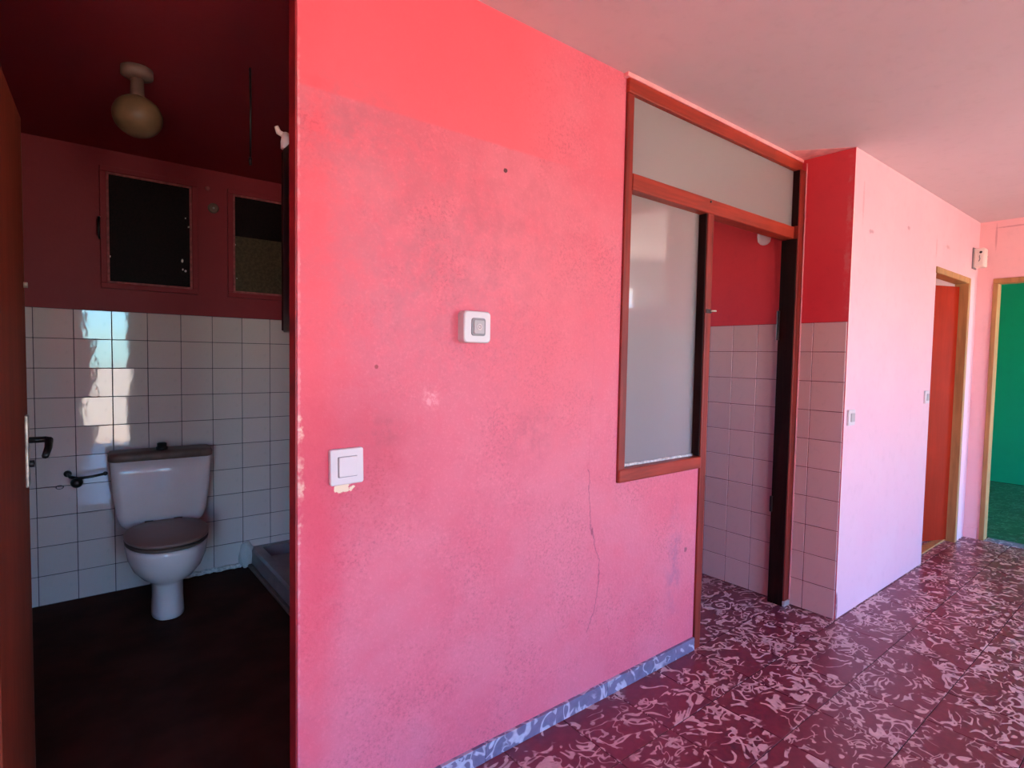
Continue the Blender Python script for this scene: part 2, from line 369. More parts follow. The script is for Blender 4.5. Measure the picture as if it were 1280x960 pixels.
# bathroom shell
wb = struct(boxes('wall_bathroom_back', [(-0.4, 2.15, YB+0.008, YB+0.12, 0, ZC), (2.80, XW+0.007, YB+0.008, YB+0.12, 0, ZC), (2.15, 2.80, YB+0.008, YB+0.12, 0, 1.15), (2.15, 2.80, YB+0.008, YB+0.12, 2.05, ZC)], M['bath_red']), 'dark red bathroom back wall, white tiles on its lower half', 'wall')  # the opening on the kitchen side is added to brighten that room
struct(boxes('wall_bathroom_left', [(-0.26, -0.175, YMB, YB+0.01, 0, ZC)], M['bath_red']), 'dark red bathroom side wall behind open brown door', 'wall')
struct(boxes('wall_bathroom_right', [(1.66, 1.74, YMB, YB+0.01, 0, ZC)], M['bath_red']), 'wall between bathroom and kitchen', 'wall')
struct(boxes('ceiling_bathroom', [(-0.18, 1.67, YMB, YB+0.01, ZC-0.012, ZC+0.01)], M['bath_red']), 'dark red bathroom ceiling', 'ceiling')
# room behind the ajar door, green room
struct(boxes('wall_bedroom_back', [(XW, 3.6, 4.3, 4.4, 0, ZC), (5.2, XE+T, 4.3, 4.4, 0, ZC), (3.6, 5.2, 4.3, 4.4, 0, 0.8), (3.6, 5.2, 4.3, 4.4, 2.2, ZC)], M['white_wall']), 'white back wall of room behind ajar door', 'wall')
struct(boxes('wall_bedroom_side', [(XE-0.01, XE+T-0.005, YR+0.05, 4.4, 0, ZC)], M['white_wall']), 'white side wall of room behind ajar door', 'wall')
struct(boxes('wall_green', [(8.66, 8.8, YF-0.2, 4.4, 0, ZC), (XE+T, 8.7, 3.0, 3.1, 0, ZC)], M['green']), 'bright green wall inside far doorway', 'wall')
struct(boxes('wall_green_near', [(XE+T, XE+T+0.012, YF, 0.25, 0, ZC), (XE+T, XE+T+0.012, 1.12, 3.0, 0, ZC), (XE+T, XE+T+0.012, 0.2, 1.15, 2.08, ZC)], M['green']), 'green painted back of the end wall', 'wall')
struct(boxes('terrace', [(-30, 40, -60, YF-0.25, -0.3, -0.04), (-30, 40, 4.0, 40, -0.3, -0.04)], M['terrace']), 'ochre terrace outside the balcony openings', 'terrace')

# ------------------------------------------------------------------ floors
fl = struct(boxes('floor', [(XL-0.2, XE+0.04, YF-0.25, YMB+0.0, -0.1, -0.003), (1.74, XW+0.05, YMB, YB+0.1, -0.1, -0.003)], M['grout']), 'maroon tiled floor with cream flame pattern', 'floor')
struct(boxes('floor_bathroom', [(-0.3, 1.70, YMB, YB+0.1, -0.1, -0.002), (-0.155, 0.475, YM, YMB, -0.1, 0.004)], M['bath_floor']), 'dark brown bathroom floor', 'floor')
struct(boxes('floor_bedroom', [(XW+0.05, XE+0.04, YMB-0.35+0.08, 4.4, -0.1, -0.001)], M['tan']), 'brown floor of room behind ajar door', 'floor')
PT = 0.284; G = 0.0035
bm = bmesh.new(); add_box(bm, -PT/2+G/2, PT/2-G/2, -PT/2+G/2, PT/2-G/2, -0.006, 0); bev(bm, 0.0012, 1)
tm = bpy.data.meshes.new('floor_tile'); bm.to_mesh(tm); bm.free(); tm.materials.append(M['floor_tile'])
def in_view(P, mg=0):
    q = pix(P); return q is not None and -mg < q[0] < 1280+mg and -mg < q[1] < 960+mg
seen = []; rest = []
ox, oy = 3.172 + PT/2, 0.93 + PT/2
for i in range(-20, 10):
    for j in range(-14, 12):
        cx, cy = ox + i*PT, oy + j*PT
        if cx - PT/2 < XL or cx + PT/2 > XE + 0.14 or cy - PT/2 < YF - 0.1: continue
        if cy > YM + PT/2 - 0.03 and not (1.74 + PT/2 < cx < XW + PT/2): continue
        if cy > YB: continue
        if cx > XW + PT/2 and cy > YR + PT/2: continue
        near = any(in_view((cx+a*PT/2, cy+b*PT/2, 0), 10) for a in (-1, 0, 1) for b in (-1, 0, 1))
        # hidden behind the pink wall?
        if near and cy > YM and cx/cy < 2.2: near = False
        (seen if near else rest).append((cx, cy))
for (cx, cy) in seen[:300]:
    o = bpy.data.objects.new('floor_tile', tm); COL.objects.link(o); o.location = (cx, cy, random.uniform(-0.0006, 0.0006)); o.parent = fl
    o.rotation_euler = (0, 0, random.choice((0, PI)))
bm = bmesh.new()
for (cx, cy) in rest: add_box(bm, cx-PT/2+G/2, cx+PT/2-G/2, cy-PT/2+G/2, cy+PT/2-G/2, -0.006, 0)
o = link('floor_tile_field', bm, M['floor_tile'], fl); o['kind'] = 'stuff'
gf = struct(boxes('floor_green_room', [(XE+0.04, 8.75, YF-0.2, 3.0, -0.1, -0.004)], M['grout']), 'dark green patterned floor inside the far doorway', 'floor')
tg = tm.copy(); tg.materials.clear(); tg.materials.append(M['green_floor'])
gs = []; gr = []
for i in range(0, 11):
    for j in range(-11, 8):
        cx, cy = XE + 0.145 + PT/2 + i*PT, oy + j*PT
        if cy > 2.85 or cx > 8.7: continue
        (gs if in_view((cx, cy, 0), 12) and 4.3 < cx/max(cy, 0.01) < 8 else gr).append((cx, cy))
for (cx, cy) in gs:
    o = bpy.data.objects.new('floor_tile', tg); COL.objects.link(o); o.location = (cx, cy, 0); o.parent = gf
bm = bmesh.new()
for (cx, cy) in gr: add_box(bm, cx-PT/2+G/2, cx+PT/2-G/2, cy-PT/2+G/2, cy+PT/2-G/2, -0.006, 0)
o = link('floor_tile_field', bm, M['green_floor'], gf); o['kind'] = 'stuff'

# skirting along the pink wall, one length of stone after another
sk = None
for k, (a, b) in enumerate(((0.475, 1.10), (1.102, 1.715), (1.717, 2.326))):
    if sk is None:
        sk = struct(boxes('baseboard_back', [(a, b, YM-0.012, YM+0.001, 0, 0.062)], M['skirting']), 'grey marbled stone skirting under the pink wall', 'skirting')
    else:
        box('skirting_stone', (a, b, YM-0.012, YM+0.001, 0, 0.062), M['skirting'], sk, 0.001, 1)
struct(boxes('trim_2', [(1.73, XW+0.0, YM-0.022, YM+0.002, ZC-0.016, ZC+0.001)], M['salmon']), 'thin salmon paint edge between wooden frame and ceiling', 'trim')
bm = bmesh.new()                              # wall paint that runs over onto the ceiling in the corner
vs = [bm.verts.new(p) for p in ((XW+0.01, YR-0.005, ZC-0.0015), (XW+0.01, YM, ZC-0.0015), (3.02, 1.47, ZC-0.0015), (3.08, 1.40, ZC-0.0015), (3.15, 1.31, ZC-0.0015))]
bm.faces.new(vs); r = bmesh.ops.extrude_face_region(bm, geom=list(bm.faces)); bmesh.ops.translate(bm, verts=[v for v in r['geom'] if isinstance(v, bmesh.types.BMVert)], vec=(0, 0, 0.003))
struct(link('trim_3', bm, M['salmon']), 'salmon paint overlapping the ceiling in the corner', 'trim')
struct(boxes('baseboard_end', [(XE-0.008, XE+0.001, 1.135, YR, 0, 0.085)], M['end_wall']), 'pink painted skirting at the end wall', 'skirting')

# ------------------------------------------------------------------ wall tiles
def wall_tiles(parent, mat, grout, axis, u0, u1, pu, uoff, z1, pz, plane, thick, out, mesh_r=0.0014, sel=None):
    """rows of glazed tiles; axis 'x': wall faces -y, axis 'y': wall faces -x"""
    cache = {}
    ks = []
    k0 = math.floor((u0-uoff)/pu)
    u = uoff + k0*pu
    cols = []
    while u < u1 - 0.01:
        a, b = max(u, u0), min(u+pu, u1)
        if b - a > 0.012:
            if cols and cols[-1][1]-cols[-1][0] < 0.03: a = cols.pop()[0]
            cols.append((a, b))
        u += pu
    for (a, b) in cols:
        for rI in range(10):
            zb, zt = z1 - (rI+1)*pz, z1 - rI*pz
            zb = max(zb, 0.0)
            if zt - zb < 0.02: continue
            key = (round(b-a, 4), round(zt-zb, 4))
            if key not in cache:
                bm = bmesh.new(); hu, hz = (b-a)/2 - 0.0016, (zt-zb)/2 - 0.0016
                if axis == 'x': add_box(bm, -hu, hu, -thick/2, thick/2, -hz, hz)
                else: add_box(bm, -thick/2, thick/2, -hu, hu, -hz, hz)
                bev(bm, mesh_r, 1); bmesh.ops.recalc_face_normals(bm, faces=list(bm.faces))
                me = bpy.data.meshes.new('wall_tile'); bm.to_mesh(me); bm.free(); me.materials.append(mat); cache[key] = me
            o = bpy.data.objects.new('wall_tile', cache[key]); COL.objects.link(o); o.parent = parent
            cu, cz = (a+b)/2, (zb+zt)/2; pl = plane + thick/2 + random.uniform(-0.0007, 0.0007)
            o.location = (cu, pl, cz) if axis == 'x' else (pl, cu, cz)
            o.rotation_euler = (random.uniform(-1, 1)*0.012, 0, random.uniform(-1, 1)*0.008) if axis == 'x' else (0, random.uniform(-1, 1)*0.005, random.uniform(-1, 1)*0.004)
box('grout_bed', (-0.172, 1.66, YB+0.003, YB+0.009, 0, 1.598), M['wall_grout'], wb)
wall_tiles(wb, M['white_tile'], None, 'x', -0.172, 1.655, 0.1685, 0.042, 1.597, 0.1595, YB, 0.008, -1)
box('grout_bed', (XW+0.003, XW+0.008, YR+0.004, 3.86, 0, 1.597), M['wall_grout2'], wk)
wall_tiles(wk, M['pink_tile'], None, 'y', YR+0.003, 2.38, 0.157, 1.394, 1.596, 0.1596, XW, 0.007, -1)

# ------------------------------------------------------------------ glazed timber partition with the kitchen doorway
gp = empty('glazed_partition', (2.45, YM, 0), 'red stained timber partition frame with frosted panes and kitchen door opening', 'partition')
FY = (YM-0.010, YM+0.060)
box('top_rail', (1.746, XW, YM-0.016, FY[1], 2.425, ZC-0.012), M['frame_x'], gp, 0.004)
box('post', (1.746, 1.787, FY[0], FY[1], 0.876, 2.425), M['frame_z'], gp, 0.004)
box('transom', (1.787, 3.153, FY[0]-0.003, FY[1], 2.056, 2.122), M['frame_x'], gp, 0.005)
box('mullion', (2.326, 2.374, FY[0], FY[1], 0.0, 2.056), M['frame_z'], gp, 0.004)
box('post', (3.153, XW-0.0005, 1.466, 1.535, 0.0, 2.43), M['frame_z'], gp, 0.004)
box('jamb_lining', (3.147, 3.153, 1.472, 1.556, 0.0, 2.054), M['frame_dark'], gp, 0.001, 1)  # dark side of the post, partly wood tone, partly shade put into the colour
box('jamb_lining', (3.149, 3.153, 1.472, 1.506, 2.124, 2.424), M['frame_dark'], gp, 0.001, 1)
box('rebate', (2.318, 2.3265, FY[0]+0.006, FY[1], 0.932, 2.054), M['frame_dark'], gp, 0.001, 1)  # dark side of the mullion, the recess shade partly in its colour
box('sill_rail', (1.748, 2.326, FY[0]-0.006, FY[1], 0.876, 0.930), M['frame_x'], gp, 0.006)
p1 = box('pane', (1.787, 3.150, YM+0.004, YM+0.009, 2.120, 2.427), M['frosted'], gp)
p2 = box('pane', (1.787, 2.320, YM+0.034, YM+0.039, 0.928, 2.058), M['frosted'], gp)
def bead(name, pts, r, mat, parent, jitter=0.0):
    bm = bmesh.new(); P = []
    for a, b in zip(pts[:-1], pts[1:]):
        a, b = Vector(a), Vector(b); n = max(2, int((b-a).length/0.02))
        for k in range(n): P.append(a.lerp(b, k/n) + Vector((random.uniform(-1, 1), 0, random.uniform(-1, 1)))*jitter)
    P.append(Vector(pts[-1])); tube(bm, [p - parent.location for p in P], r, 6)
    return link(name, bm, mat, parent, True)
bead('putty_bead', [(1.795, YM+0.030, 0.934), (2.315, YM+0.030, 0.934)], 0.007, M['putty'], gp, 0.002)
bead('putty_bead', [(1.791, YM+0.030, 0.94), (1.791, YM+0.030, 2.05)], 0.003, M['putty'], gp, 0.0008)
lt = box('latch', (2.330, 2.372, FY[0]-0.006, FY[0]+0.002, 1.600, 1.618), M['dark_metal'], gp, 0.002)
bm = bmesh.new(); tube(bm, [(0.012, 0, 0), (0.012, -0.012, 0.001), (0.034, -0.016, 0.002)], 0.004, 8); link('latch_tongue', bm, M['brass'], lt, True)
for z in (1.62, 1.545, 0.57):
    box('hinge', (3.138, 3.149, 1.548, 1.562, z-0.045, z+0.045), M['dark_metal'], gp, 0.003)
box('base_block', (3.148, XW-0.001, 1.458, 1.540, 0.0, 0.030), M['lt_grey'], gp, 0.004)
bead('plaster_edge', [(XW-0.0015, 1.463, 0.03), (XW-0.0015, 1.463, 2.47)], 0.0035, M['salmon'], gp, 0.0012)
bm = bmesh.new(); bmesh.ops.create_uvsphere(bm, u_segments=8, v_segments=6, radius=0.006); link('nail', bm, M['black'], gp, True, (2.335-2.45, FY[0]-0.003-YM, 2.108))

# ------------------------------------------------------------------ bathroom door
dl = empty('door_2', (-0.117, 1.585, 0), 'dark brown wooden bathroom door swung open against the left wall', 'door'); dl['kind'] = 'structure'
dl.rotation_euler = (0, 0, PI/2 - 0.052)
def loc(o, p): o.location = p; return o
def lbox(name, b, mat, parent, r=0.0, seg=2):      # box in the parent's own frame
    c = Vector(((b[0]+b[1])/2, (b[2]+b[3])/2, (b[4]+b[5])/2)); bm = bmesh.new()
    add_box(bm, *(v - c[i//2] for i, v in enumerate(b))); bev(bm, r, seg)
    return link(name, bm, mat, parent, False, c)
lf = lbox('leaf', (0, 0.578, 0.0, 0.033, 0.012, 2.04), M['door_brown'], dl, 0.002)
lbox('edge_strip', (0.5775, 0.582, 0.0, 0.033, 0.012, 2.04), M['door_edge'], dl, 0.001, 1)
es = lbox('handle_plate', (0.505, 0.548, -0.007, 0.001, 0.985, 1.190), M['brass'], lf, 0.003)
es.location -= lf.location
bm = bmesh.new()
tube(bm, [(0.526, -0.005, 1.118), (0.526, -0.045, 1.118), (0.520, -0.052, 1.117), (0.48, -0.053, 1.100), (0.42, -0.050, 1.085)], [0.009, 0.009, 0.010, 0.009, 0.008], 10)
hd = link('handle', bm, M['black'], lf, True); hd.location = -lf.location
bm = bmesh.new()
tube(bm, [(0.526, -0.003, 1.05), (0.526, -0.018, 1.05)], 0.010, 10)
kc = link('lock_knob', bm, M['black'], lf, True); kc.location = -lf.location
bm = bmesh.new(); tube(bm, [(0.560, 0.0, 1.562), (0.560, -0.009, 1.562)], 0.008, 8)
link('bolt_stub', bm, M['brass'], lf, True).location = -lf.location

# ------------------------------------------------------------------ bathroom back wall: windows, box, paper holder
def bath_window(nm, x0, x1, z0, z1, split, label, handle):
    f = 0.030; yb = YB + 0.008
    t = empty(nm, ((x0+x1)/2, yb, z0), label, 'window'); t['kind'] = 'structure'
    for b in ((x0, x1, yb-0.022, yb+0.004, z1-f, z1), (x0, x1, yb-0.022, yb+0.004, z0, z0+f), (x0, x0+f, yb-0.022, yb+0.004, z0+f, z1-f), (x1-f, x1, yb-0.022, yb+0.004, z0+f, z1-f)):
        box('frame', b, M['bath_red'], t, 0.004)
    g = 0.012
    for b in ((x0+f, x1-f, yb-0.016, yb-0.006, z1-f-g, z1-f), (x0+f, x1-f, yb-0.016, yb-0.006, z0+f, z0+f+g), (x0+f, x0+f+g, yb-0.016, yb-0.006, z0+f+g, z1-f-g), (x1-f-g, x1-f, yb-0.016, yb-0.006, z0+f+g, z1-f-g)):
        box('glazing_bead', b, M['salmon_dark'], t, 0.002, 1)
    if split: 
        box('pane', (x0+f, x1-f, yb-0.010, yb-0.004, split, z1-f), M['dark_glass'], t)
        box('pane', (x0+f, x1-f, yb-0.010, yb-0.004, z0+f, split), M['olive_glass'], t)
    else:
        box('pane', (x0+f, x1-f, yb-0.010, yb-0.004, z0+f, z1-f), M['dark_glass'], t)
    for _ in range(7 if not split else 3):    # spots of old paint on the glass
        px, pz = random.choice((x0+f+g+random.uniform(0, .015), x1-f-g-random.uniform(0, .05))), random.uniform(z0+f+.02, z1-f-.1)
        bm = bmesh.new(); bmesh.ops.create_icosphere(bm, subdivisions=1, radius=random.uniform(0.003, 0.007))
        o = link('paint_spot', bm, M['putty'], t, True, (px-t.location.x, -0.011, pz-z0)); o.scale = (1, 0.25, random.uniform(0.8, 2))
    if handle:
        bm = bmesh.new(); hx = -0.002 - (x1-x0)/2
        tube(bm, [(hx, -0.020, 0.27), (hx-0.004, -0.038, 0.275), (hx-0.006, -0.040, 0.33), (hx-0.002, -0.036, 0.38), (hx, -0.020, 0.385)], 0.006, 8)
        link('handle', bm, M['black'], t, True)
    return t
M['salmon_dark'] = simple('faded_red_bead', (0.40, 0.09, 0.09), 0.6, 0.3, 30)
bath_window('window_1', 0.165, 0.640, 1.722, 2.390, None, 'small square window with dark rippled glass and handle above toilet', True)
bath_window('window_2', 0.805, 1.280, 1.722, 2.390, 2.105, 'small window half hidden by pink wall, olive lower glass', False)
t = empty('junction_cover', (0.727, YB+0.008, 2.255), 'small round grey cover plate between the bathroom windows', 'cover')
bm = bmesh.new(); tube(bm, [(0, 0.002, 0), (0, -0.010, 0), (0, -0.013, 0)], [0.030, 0.030, 0.024], 20); link('disc', bm, M['cap'], t, True)
bm = bmesh.new(); tube(bm, [(0, -0.012, 0), (0, -0.016, 0)], 0.006, 10); link('screw', bm, M['lt_grey'], t, True)
bm = bmesh.new(); tube(bm, [(0, 0.003, 0), (0, -0.008, 0), (0, -0.010, 0)], [0.014, 0.013, 0.008], 12)
tag(link('wall_plug', bm, M['salmon_dark'], None, True, (0.697, YB+0.008, 2.369)), 'tiny red painted wall plug above the round cover', 'plug')

t = empty('paper_holder', (0.05, YB, 0.66), 'dark metal toilet paper holder on white tiles left of toilet', 'holder')
bm = bmesh.new(); tube(bm, [(-0.045, 0.001, 0.045), (-0.045, -0.012, 0.045), (-0.045, -0.020, 0.044)], [0.018, 0.018, 0.010], 14); link('wall_mount', bm, M['dark_metal'], t, True)
bm = bmesh.new(); tube(bm, [(-0.045, -0.015, 0.045), (-0.035, -0.060, 0.035), (0.0, -0.085, 0.028), (0.06, -0.085, 0.032), (0.115, -0.080, 0.040)], [0.008, 0.009, 0.008, 0.007, 0.008], 10); link('arm', bm, M['dark_metal'], t, True)
bm = bmesh.new(); bmesh.ops.create_uvsphere(bm, u_segments=16, v_segments=10, radius=0.028); link('knob', bm, M['black'], t, True, (-0.008, -0.085, 0.006))
bm = bmesh.new(); bmesh.ops.create_uvsphere(bm, u_segments=10, v_segments=8, radius=0.012); link('arm_tip', bm, M['black'], t, True, (0.117, -0.080, 0.041))
bm = bmesh.new(); tube(bm, [(math.cos(a)*0.016, -0.003, math.sin(a)*0.010) for a in [k*PI/8 for k in range(17)]], 0.002, 6, False)
tag(link('wall_ring', bm, M['dark_metal'], None, True, (-0.030, YB-0.001, 0.635)), 'thin rust coloured ring on the tile below the paper holder', 'ring')

# ------------------------------------------------------------------ toilet
tt = empty('toilet', (0.435, 3.86, 0.0), 'mauve grey porcelain toilet with brown lid and cistern', 'toilet')
tt.rotation_euler = (0, 0, -0.055)
def sup(cx, cy, a, bf, bb, z, n=36, e=2.3):
    """closed outline: half width a, reach bf to the front (-y), bb to the back"""
    out = []
    for k in range(n):
        th = 2*PI*k/n; c, s = math.cos(th), math.sin(th)
        x = math.copysign(abs(c)**(2/e), c)*a; y = math.copysign(abs(s)**(2/e), s)
        out.append((cx+x, cy + y*(bb if s > 0 else bf), z))
    return out
cy = -0.43
bm = bmesh.new()
loft(bm, [sup(0, cy+0.01, 0.076, 0.142, 0.20, 0.0), sup(0, cy+0.01, 0.075, 0.140, 0.20, 0.02), sup(0, cy, 0.071, 0.136, 0.19, 0.09), sup(0, cy, 0.072, 0.137, 0.19, 0.175),
          sup(0, cy, 0.084, 0.155, 0.20, 0.195), sup(0, cy, 0.124, 0.204, 0.215, 0.222), sup(0, cy, 0.157, 0.246, 0.22, 0.265), sup(0, cy, 0.178, 0.275, 0.225, 0.32),
          sup(0, cy, 0.186, 0.286, 0.225, 0.37), sup(0, cy, 0.187, 0.288, 0.225, 0.388), sup(0, cy, 0.180, 0.280, 0.22, 0.396)])
bw = link('bowl', bm, M['porcelain'], tt, True)
bm = bmesh.new()
loft(bm, [sup(0, cy, 0.184, 0.286, 0.20, 0.398), sup(0, cy, 0.190, 0.292, 0.205, 0.404), sup(0, cy, 0.190, 0.292, 0.205, 0.410), sup(0, cy, 0.186, 0.288, 0.20, 0.414)])
link('seat', bm, M['cap'], tt, True)
bm = bmesh.new()
loft(bm, [sup(0, cy, 0.184, 0.284, 0.205, 0.420), sup(0, cy, 0.191, 0.293, 0.210, 0.425), sup(0, cy, 0.191, 0.293, 0.210, 0.433), sup(0, cy, 0.184, 0.284, 0.205, 0.438), sup(0, cy, 0.10, 0.15, 0.12, 0.441)])
link('lid', bm, M['lid'], tt, True)
for s in (-1, 1):
    bm = bmesh.new(); tube(bm, [(s*0.07-0.02, -0.205, 0.424), (s*0.07+0.02, -0.205, 0.424)], 0.012, 10); link('hinge', bm, M['cap'], tt, True)
def rr(w, d, z, r, yc, n=6, zf=None):      # rounded rectangle outline
    out = []
    for (sx, sy, a0) in ((1, 1, 0), (-1, 1, PI/2), (-1, -1, PI), (1, -1, 1.5*PI)):
        for k in range(n+1):
            a = a0 + k*PI/2/n
            out.append((sx*(w/2-r) + r*math.cos(a), yc + sy*(d/2-r) + r*math.sin(a), z))
    return out
yc = -0.105
bm = bmesh.new()
loft(bm, [rr(0.30, 0.13, 0.385, 0.03, yc), rr(0.36, 0.16, 0.395, 0.035, yc), rr(0.405, 0.175, 0.42, 0.04, yc), rr(0.435, 0.183, 0.47, 0.04, yc), rr(0.462, 0.188, 0.58, 0.04, yc), rr(0.482, 0.192, 0.70, 0.04, yc), rr(0.488, 0.194, 0.772, 0.04, yc)])
link('cistern', bm, M['porcelain'], tt, True)
bm = bmesh.new()
loft(bm, [rr(0.488, 0.194, 0.773, 0.04, yc), rr(0.502, 0.206, 0.778, 0.042, yc), rr(0.502, 0.206, 0.805, 0.042, yc), rr(0.490, 0.194, 0.815, 0.04, yc), rr(0.30, 0.10, 0.820, 0.03, yc)])
cl = link('cistern_lid', bm, M['cap'], tt, True)
bm = bmesh.new(); tube(bm, [(0.0, -0.13, 0.816), (0.0, -0.13, 0.834), (0.0, -0.13, 0.838), (0.0, -0.13, 0.856), (0.0, -0.13, 0.860)], [0.030, 0.030, 0.024, 0.024, 0.016], 16); link('flush_knob', bm, M['black'], cl, True)
bm = bmesh.new(); tube(bm, [(0.16, -0.02, 0.30), (0.20, -0.04, 0.22), (0.17, -0.06, 0.36), (0.15, -0.08, 0.42)], 0.008, 8); link('water_hose', bm, M['dark_metal'], tt, True)

# ------------------------------------------------------------------ shower tray, lamp, cord, cabinet
st = empty('shower_tray', (1.27, 3.35, 0), 'grey enamel shower tray with raised rim on bathroom floor', 'shower tray')
bm = bmesh.new(); x0, x1, y0, y1 = 0.925-1.27, 1.655-1.27, 2.86-3.35, YB-0.002-3.35
def rct(a, b, c, d, z): return [(a, c, z), (b, c, z), (b, d, z), (a, d, z)]
loft(bm, [rct(x0, x1, y0, y1, 0), rct(x0, x1, y0, y1, 0.105), rct(x0+0.012, x1, y0+0.012, y1, 0.118), rct(x0+0.065, x1-0.05, y0+0.065, y1-0.05, 0.118), rct(x0+0.085, x1-0.07, y0+0.085, y1-0.07, 0.055)])
link('basin', bm, M['tray'], st)
box('mortar_fillet', (0.902, 0.930, 2.86, YB-0.002, -0.001, 0.022), M['cap'], st, 0.008)
bm = bmesh.new(); bmesh.ops.create_icosphere(bm, subdivisions=3, radius=1.0)
for v in bm.verts: v.co *= 1 + 0.16*math.sin(7*v.co.x+3*v.co.z)*math.cos(5*v.co.y+2)
lump = link('mortar_lump', bm, M['putty'], st, True, (0.90-1.27, YB-0.02-3.35, 0.075)); lump.scale = (0.045, 0.04, 0.085)
bm = bmesh.new()
tube(bm, [(x, random.uniform(-.004, .004), random.uniform(-.003, .005)) for x in [0.55+0.02*k for k in range(17)]], 0.016, 6)
struct(link('trim_4', bm, M['putty'], None, True, (0, YB-0.004, 0.010)), 'crumbling pale mortar line along the tile foot', 'trim')

t = empty('ceiling_globe_lamp', (0.242, 2.70, ZC-0.012), 'unlit opal globe lamp hanging under dark bathroom ceiling', 'lamp')
bm = bmesh.new(); tube(bm, [(0, 0, 0.002), (0, 0, -0.03), (0, 0, -0.04)], [0.055, 0.055, 0.03], 20); link('ceiling_rose', bm, M['cap'], t, True)
bm = bmesh.new(); tube(bm, [(0, 0, -0.035), (0, 0, -0.10), (0, 0, -0.125)], [0.022, 0.024, 0.045], 16); link('neck', bm, M['cap'], t, True)
bm = bmesh.new(); bmesh.ops.create_uvsphere(bm, u_segments=28, v_segments=18, radius=0.086)
for v in bm.verts: v.co.z *= 0.92
link('globe', bm, M['lamp_glass'], t, True, (0, 0, -0.183))
t = empty('pull_cord', (0.583, 2.40, ZC-0.012), 'thin dark cord hanging from the bathroom ceiling', 'cord')
bm = bmesh.new(); tube(bm, [(0, 0, 0.001), (0.002, 0, -0.12), (0.0, 0, -0.34)], 0.004, 6); link('cord', bm, M['black'], t, True)
bm = bmesh.new(); tube(bm, [(0, 0, -0.34), (0, 0, -0.345), (0, 0, -0.37)], [0.004, 0.007, 0.006], 8); link('pull_knob', bm, M['black'], t, True)

t = empty('wall_cabinet', (0.70, YMB, 1.44), 'narrow dark cabinet edge just behind the bathroom door jamb', 'cabinet')
box('carcass', (0.4965, 0.900, YMB, 1.690, 1.440, 1.960), M['black'], t, 0.003)
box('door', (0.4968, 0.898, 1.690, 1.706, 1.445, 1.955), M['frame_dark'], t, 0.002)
t = empty('cabinet_socket', (0.5035, 1.685, 1.960), 'small white fitting sitting on the dark cabinet top', 'socket')
bm = bmesh.new(); tube(bm, [(0, 0, 0), (0, 0, 0.02), (0.003, 0.01, 0.045)], [0.014, 0.014, 0.010], 10); link('holder', bm, M['white_plastic'], t, True)
bm = bmesh.new(); tube(bm, [(0.0, 0.01, 0.04), (-0.014, 0.02, 0.05), (-0.02, 0.02, 0.065)], [0.008, 0.008, 0.006], 8); link('clip', bm, M['cream_plastic'], t, True)

# ------------------------------------------------------------------ switches and bell push on the walls
def plate(nm, c, w, h, d, mat, parent, r, rc):
    """rounded square plate facing -y; rc corner radius, back at local y 0"""
    bm = bmesh.new()
    def o(ww, hh, y, rad):
        return [(p[0], y, p[1]) for p in [(q[0], q[1]) for q in rr(ww, hh, 0, rad, 0, 5)]]
    loft(bm, [o(w, h, 0, rc), o(w, h, -d+r, rc), o(w-r, h-r, -d+r*0.3, rc), o(w-2*r, h-2*r, -d, max(rc-r, 0.001))])
    return link(nm, bm, mat, parent, False, c)
t = empty('light_switch', (0.609, YM, 1.069), 'white rocker light switch with chipped plaster below it', 'switch')
t.rotation_euler = (0, math.radians(-1.0), 0)
plate('plate', (0, 0.001, 0), 0.096, 0.100, 0.014, M['white_plastic'], t, 0.003, 0.007)
plate('rocker_gap', (0.001, -0.012, 0.0), 0.056, 0.058, 0.0023, M['grey_plastic'], t, 0.0003, 0.003)
rk = plate('rocker', (0.002, -0.012, 0.0005), 0.053, 0.055, 0.006, M['white_plastic'], t, 0.001, 0.003); rk.rotation_euler = (0.03, 0, 0)
t = empty('bell_push', (1.027, YM, 1.473), 'white square bell push with grey button on pink wall', 'doorbell')
plate('housing', (0, 0.001, 0), 0.104, 0.100, 0.036, M['white_plastic'], t, 0.004, 0.014)
plate('button_frame', (0.002, -0.033, 0), 0.053, 0.056, 0.0055, M['grey_plastic'], t, 0.001, 0.008)
bp = plate('button', (0.002, -0.036, 0), 0.040, 0.043, 0.0055, M['lt_grey'], t, 0.0015, 0.005)
bm = bmesh.new(); tube(bm, [(math.cos(a)*0.0085, -0.006, math.sin(a)*0.0085) for a in [k*PI/10 for k in range(21)]], 0.0018, 6, False); link('ring_mark', bm, M['white_plastic'], bp, True)
bm = bmesh.new(); tube(bm, [(0, -0.0052, 0.0), (0, -0.0062, 0.0)], 0.003, 10); link('dot_mark', bm, M['white_plastic'], bp, True)
for (x, z, wd, lab) in ((3.296, 1.088, 0.085, 'white light switch near the tiled corner of the pale wall'), (4.535, 1.160, 0.085, 'white light switch beside the ajar red door')):
    t = empty('wall_switch', (x, YR, z), lab, 'switch', 'switches on the pale pink wall')
    plate('plate', (0, 0.001, 0), wd, 0.085, 0.012, M['white_plastic'], t, 0.003, 0.006)
    plate('rocker', (0.004, -0.010, 0), 0.045, 0.046, 0.006, M['lt_grey'], t, 0.001, 0.003)

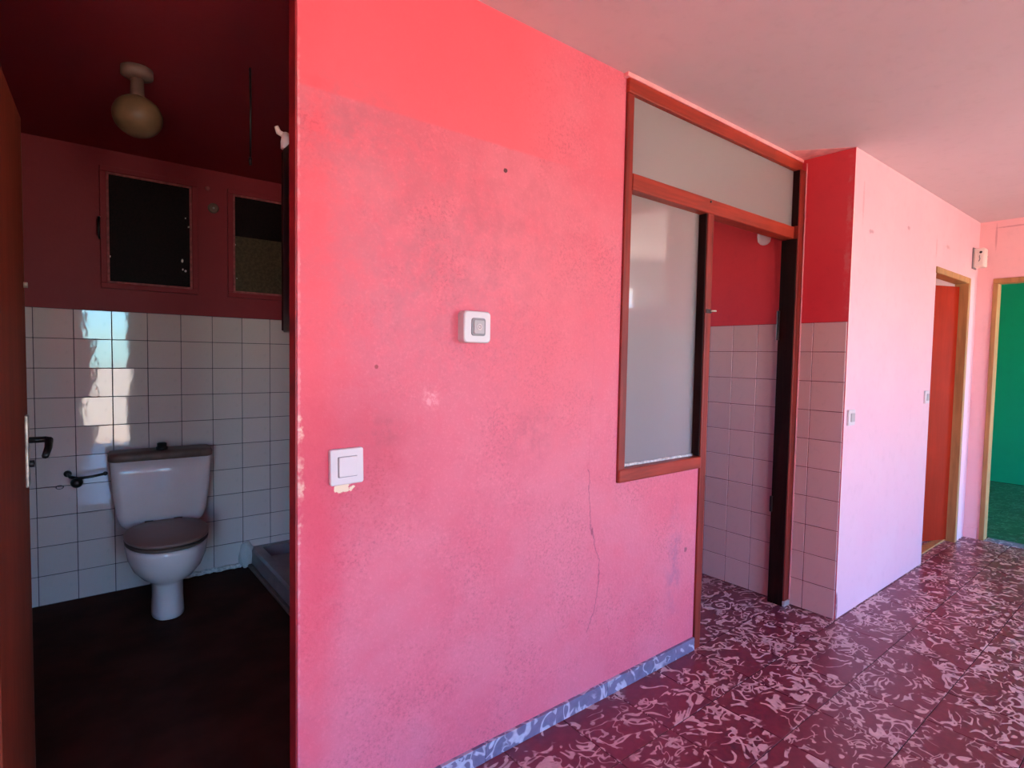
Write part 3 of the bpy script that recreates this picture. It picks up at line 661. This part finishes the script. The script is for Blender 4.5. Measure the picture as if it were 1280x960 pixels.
# bell box in the corner on the end wall
t = empty('alarm_box', (5.515, YR, 2.125), 'cream alarm box high on the pale wall by the room corner', 'alarm box')
box('housing', (5.470, 5.560, 1.146, YR-0.006, 2.128, 2.272), M['cream_plastic'], t, 0.010, 3)
box('back_plate', (5.462, 5.568, YR-0.008, YR+0.001, 2.120, 2.280), M['grey_plastic'], t, 0.003)
bm = bmesh.new(); tube(bm, [(-0.043, -0.050, 0.114), (-0.0475, -0.050, 0.114)], 0.009, 12); link('lens', bm, M['black'], t, True)
bm = bmesh.new(); tube(bm, [(-0.0455, -0.044, 0.092), (-0.0455, -0.042, 0.078), (-0.0455, -0.047, 0.066), (-0.0455, -0.043, 0.052), (-0.0455, -0.039, 0.046)], 0.0028, 6); link('printed_mark', bm, M['grey_plastic'], t, True)
bm = bmesh.new(); tube(bm, [(0.045, -0.050, 0.09), (0.10, -0.052, 0.092), (0.134, -0.055, 0.10)], 0.004, 6); link('cable', bm, M['grey_plastic'], t, True)

# kitchen wall lamp
t = empty('kitchen_wall_lamp', (XW+0.007, 1.672, 2.15), 'white glass wall lamp on deep red wall seen under transom', 'lamp')
bm = bmesh.new(); tube(bm, [(0.002, 0, 0), (-0.03, 0, 0), (-0.04, 0, -0.01)], [0.035, 0.035, 0.028], 18); link('holder', bm, M['white_plastic'], t, True)
bm = bmesh.new(); tube(bm, [(-0.045, 0, 0.02), (-0.045, 0, 0.0), (-0.045, 0, -0.05), (-0.045, 0, -0.080), (-0.045, 0, -0.095), (-0.045, 0, -0.100)], [0.020, 0.034, 0.038, 0.034, 0.020, 0.006], 18); link('shade', bm, M['bulb_glass'], t, True)

# ------------------------------------------------------------------ ajar red door in the pale wall
t = empty('door_1', (5.02, YR, 0), 'varnished red brown door standing ajar in tan wooden frame', 'door'); t['kind'] = 'structure'
box('frame_post', (5.385, 5.432, YR-0.010, YR+T, 0, 2.040), M['tan'], t, 0.004)
box('frame_post', (4.612, 4.655, YR+0.012, YR+T, 0, 2.040), M['tan'], t, 0.004)
box('frame_head', (4.612, 5.432, YR-0.008, YR+T, 1.998, 2.042), M['tan'], t, 0.004)
box('threshold', (4.66, 5.385, YR+0.055, YR+T+0.03, 0.0, 0.012), M['tan'], t, 0.003)
bm = bmesh.new(); add_box(bm, -0.715, 0, 0, 0.035, 0.012, 1.978); bev(bm, 0.002, 1)
leaf = link('leaf', bm, M['door_red'], t, False, (5.383-5.02, 1.268-YR, 0)); leaf.rotation_euler = (0, 0, -math.radians(23))
bm = bmesh.new(); tube(bm, [(-0.66, -0.002, 1.04), (-0.66, -0.045, 1.04), (-0.60, -0.05, 1.04), (-0.55, -0.05, 1.04)], 0.009, 8); link('handle', bm, M['dark_metal'], leaf, True)

# green room doorway frame
t = empty('door_3', (XE, 0.67, 0), 'tan wooden door frame opening into the green room', 'door frame'); t['kind'] = 'structure'
box('frame_post', (XE-0.012, XE+T+0.012, 1.090, 1.122, 0, 2.012), M['tan'], t, 0.004)
box('frame_post', (XE-0.012, XE+T+0.012, 0.225, 0.270, 0, 2.012), M['tan'], t, 0.004)
box('frame_head', (XE-0.012, XE+T+0.012, 0.225, 1.122, 2.012, 2.050), M['tan'], t, 0.004)
box('threshold', (XE-0.01, XE+T+0.06, 0.27, 1.090, -0.004, 0.002), M['skirting'], t, 0.002, 1)
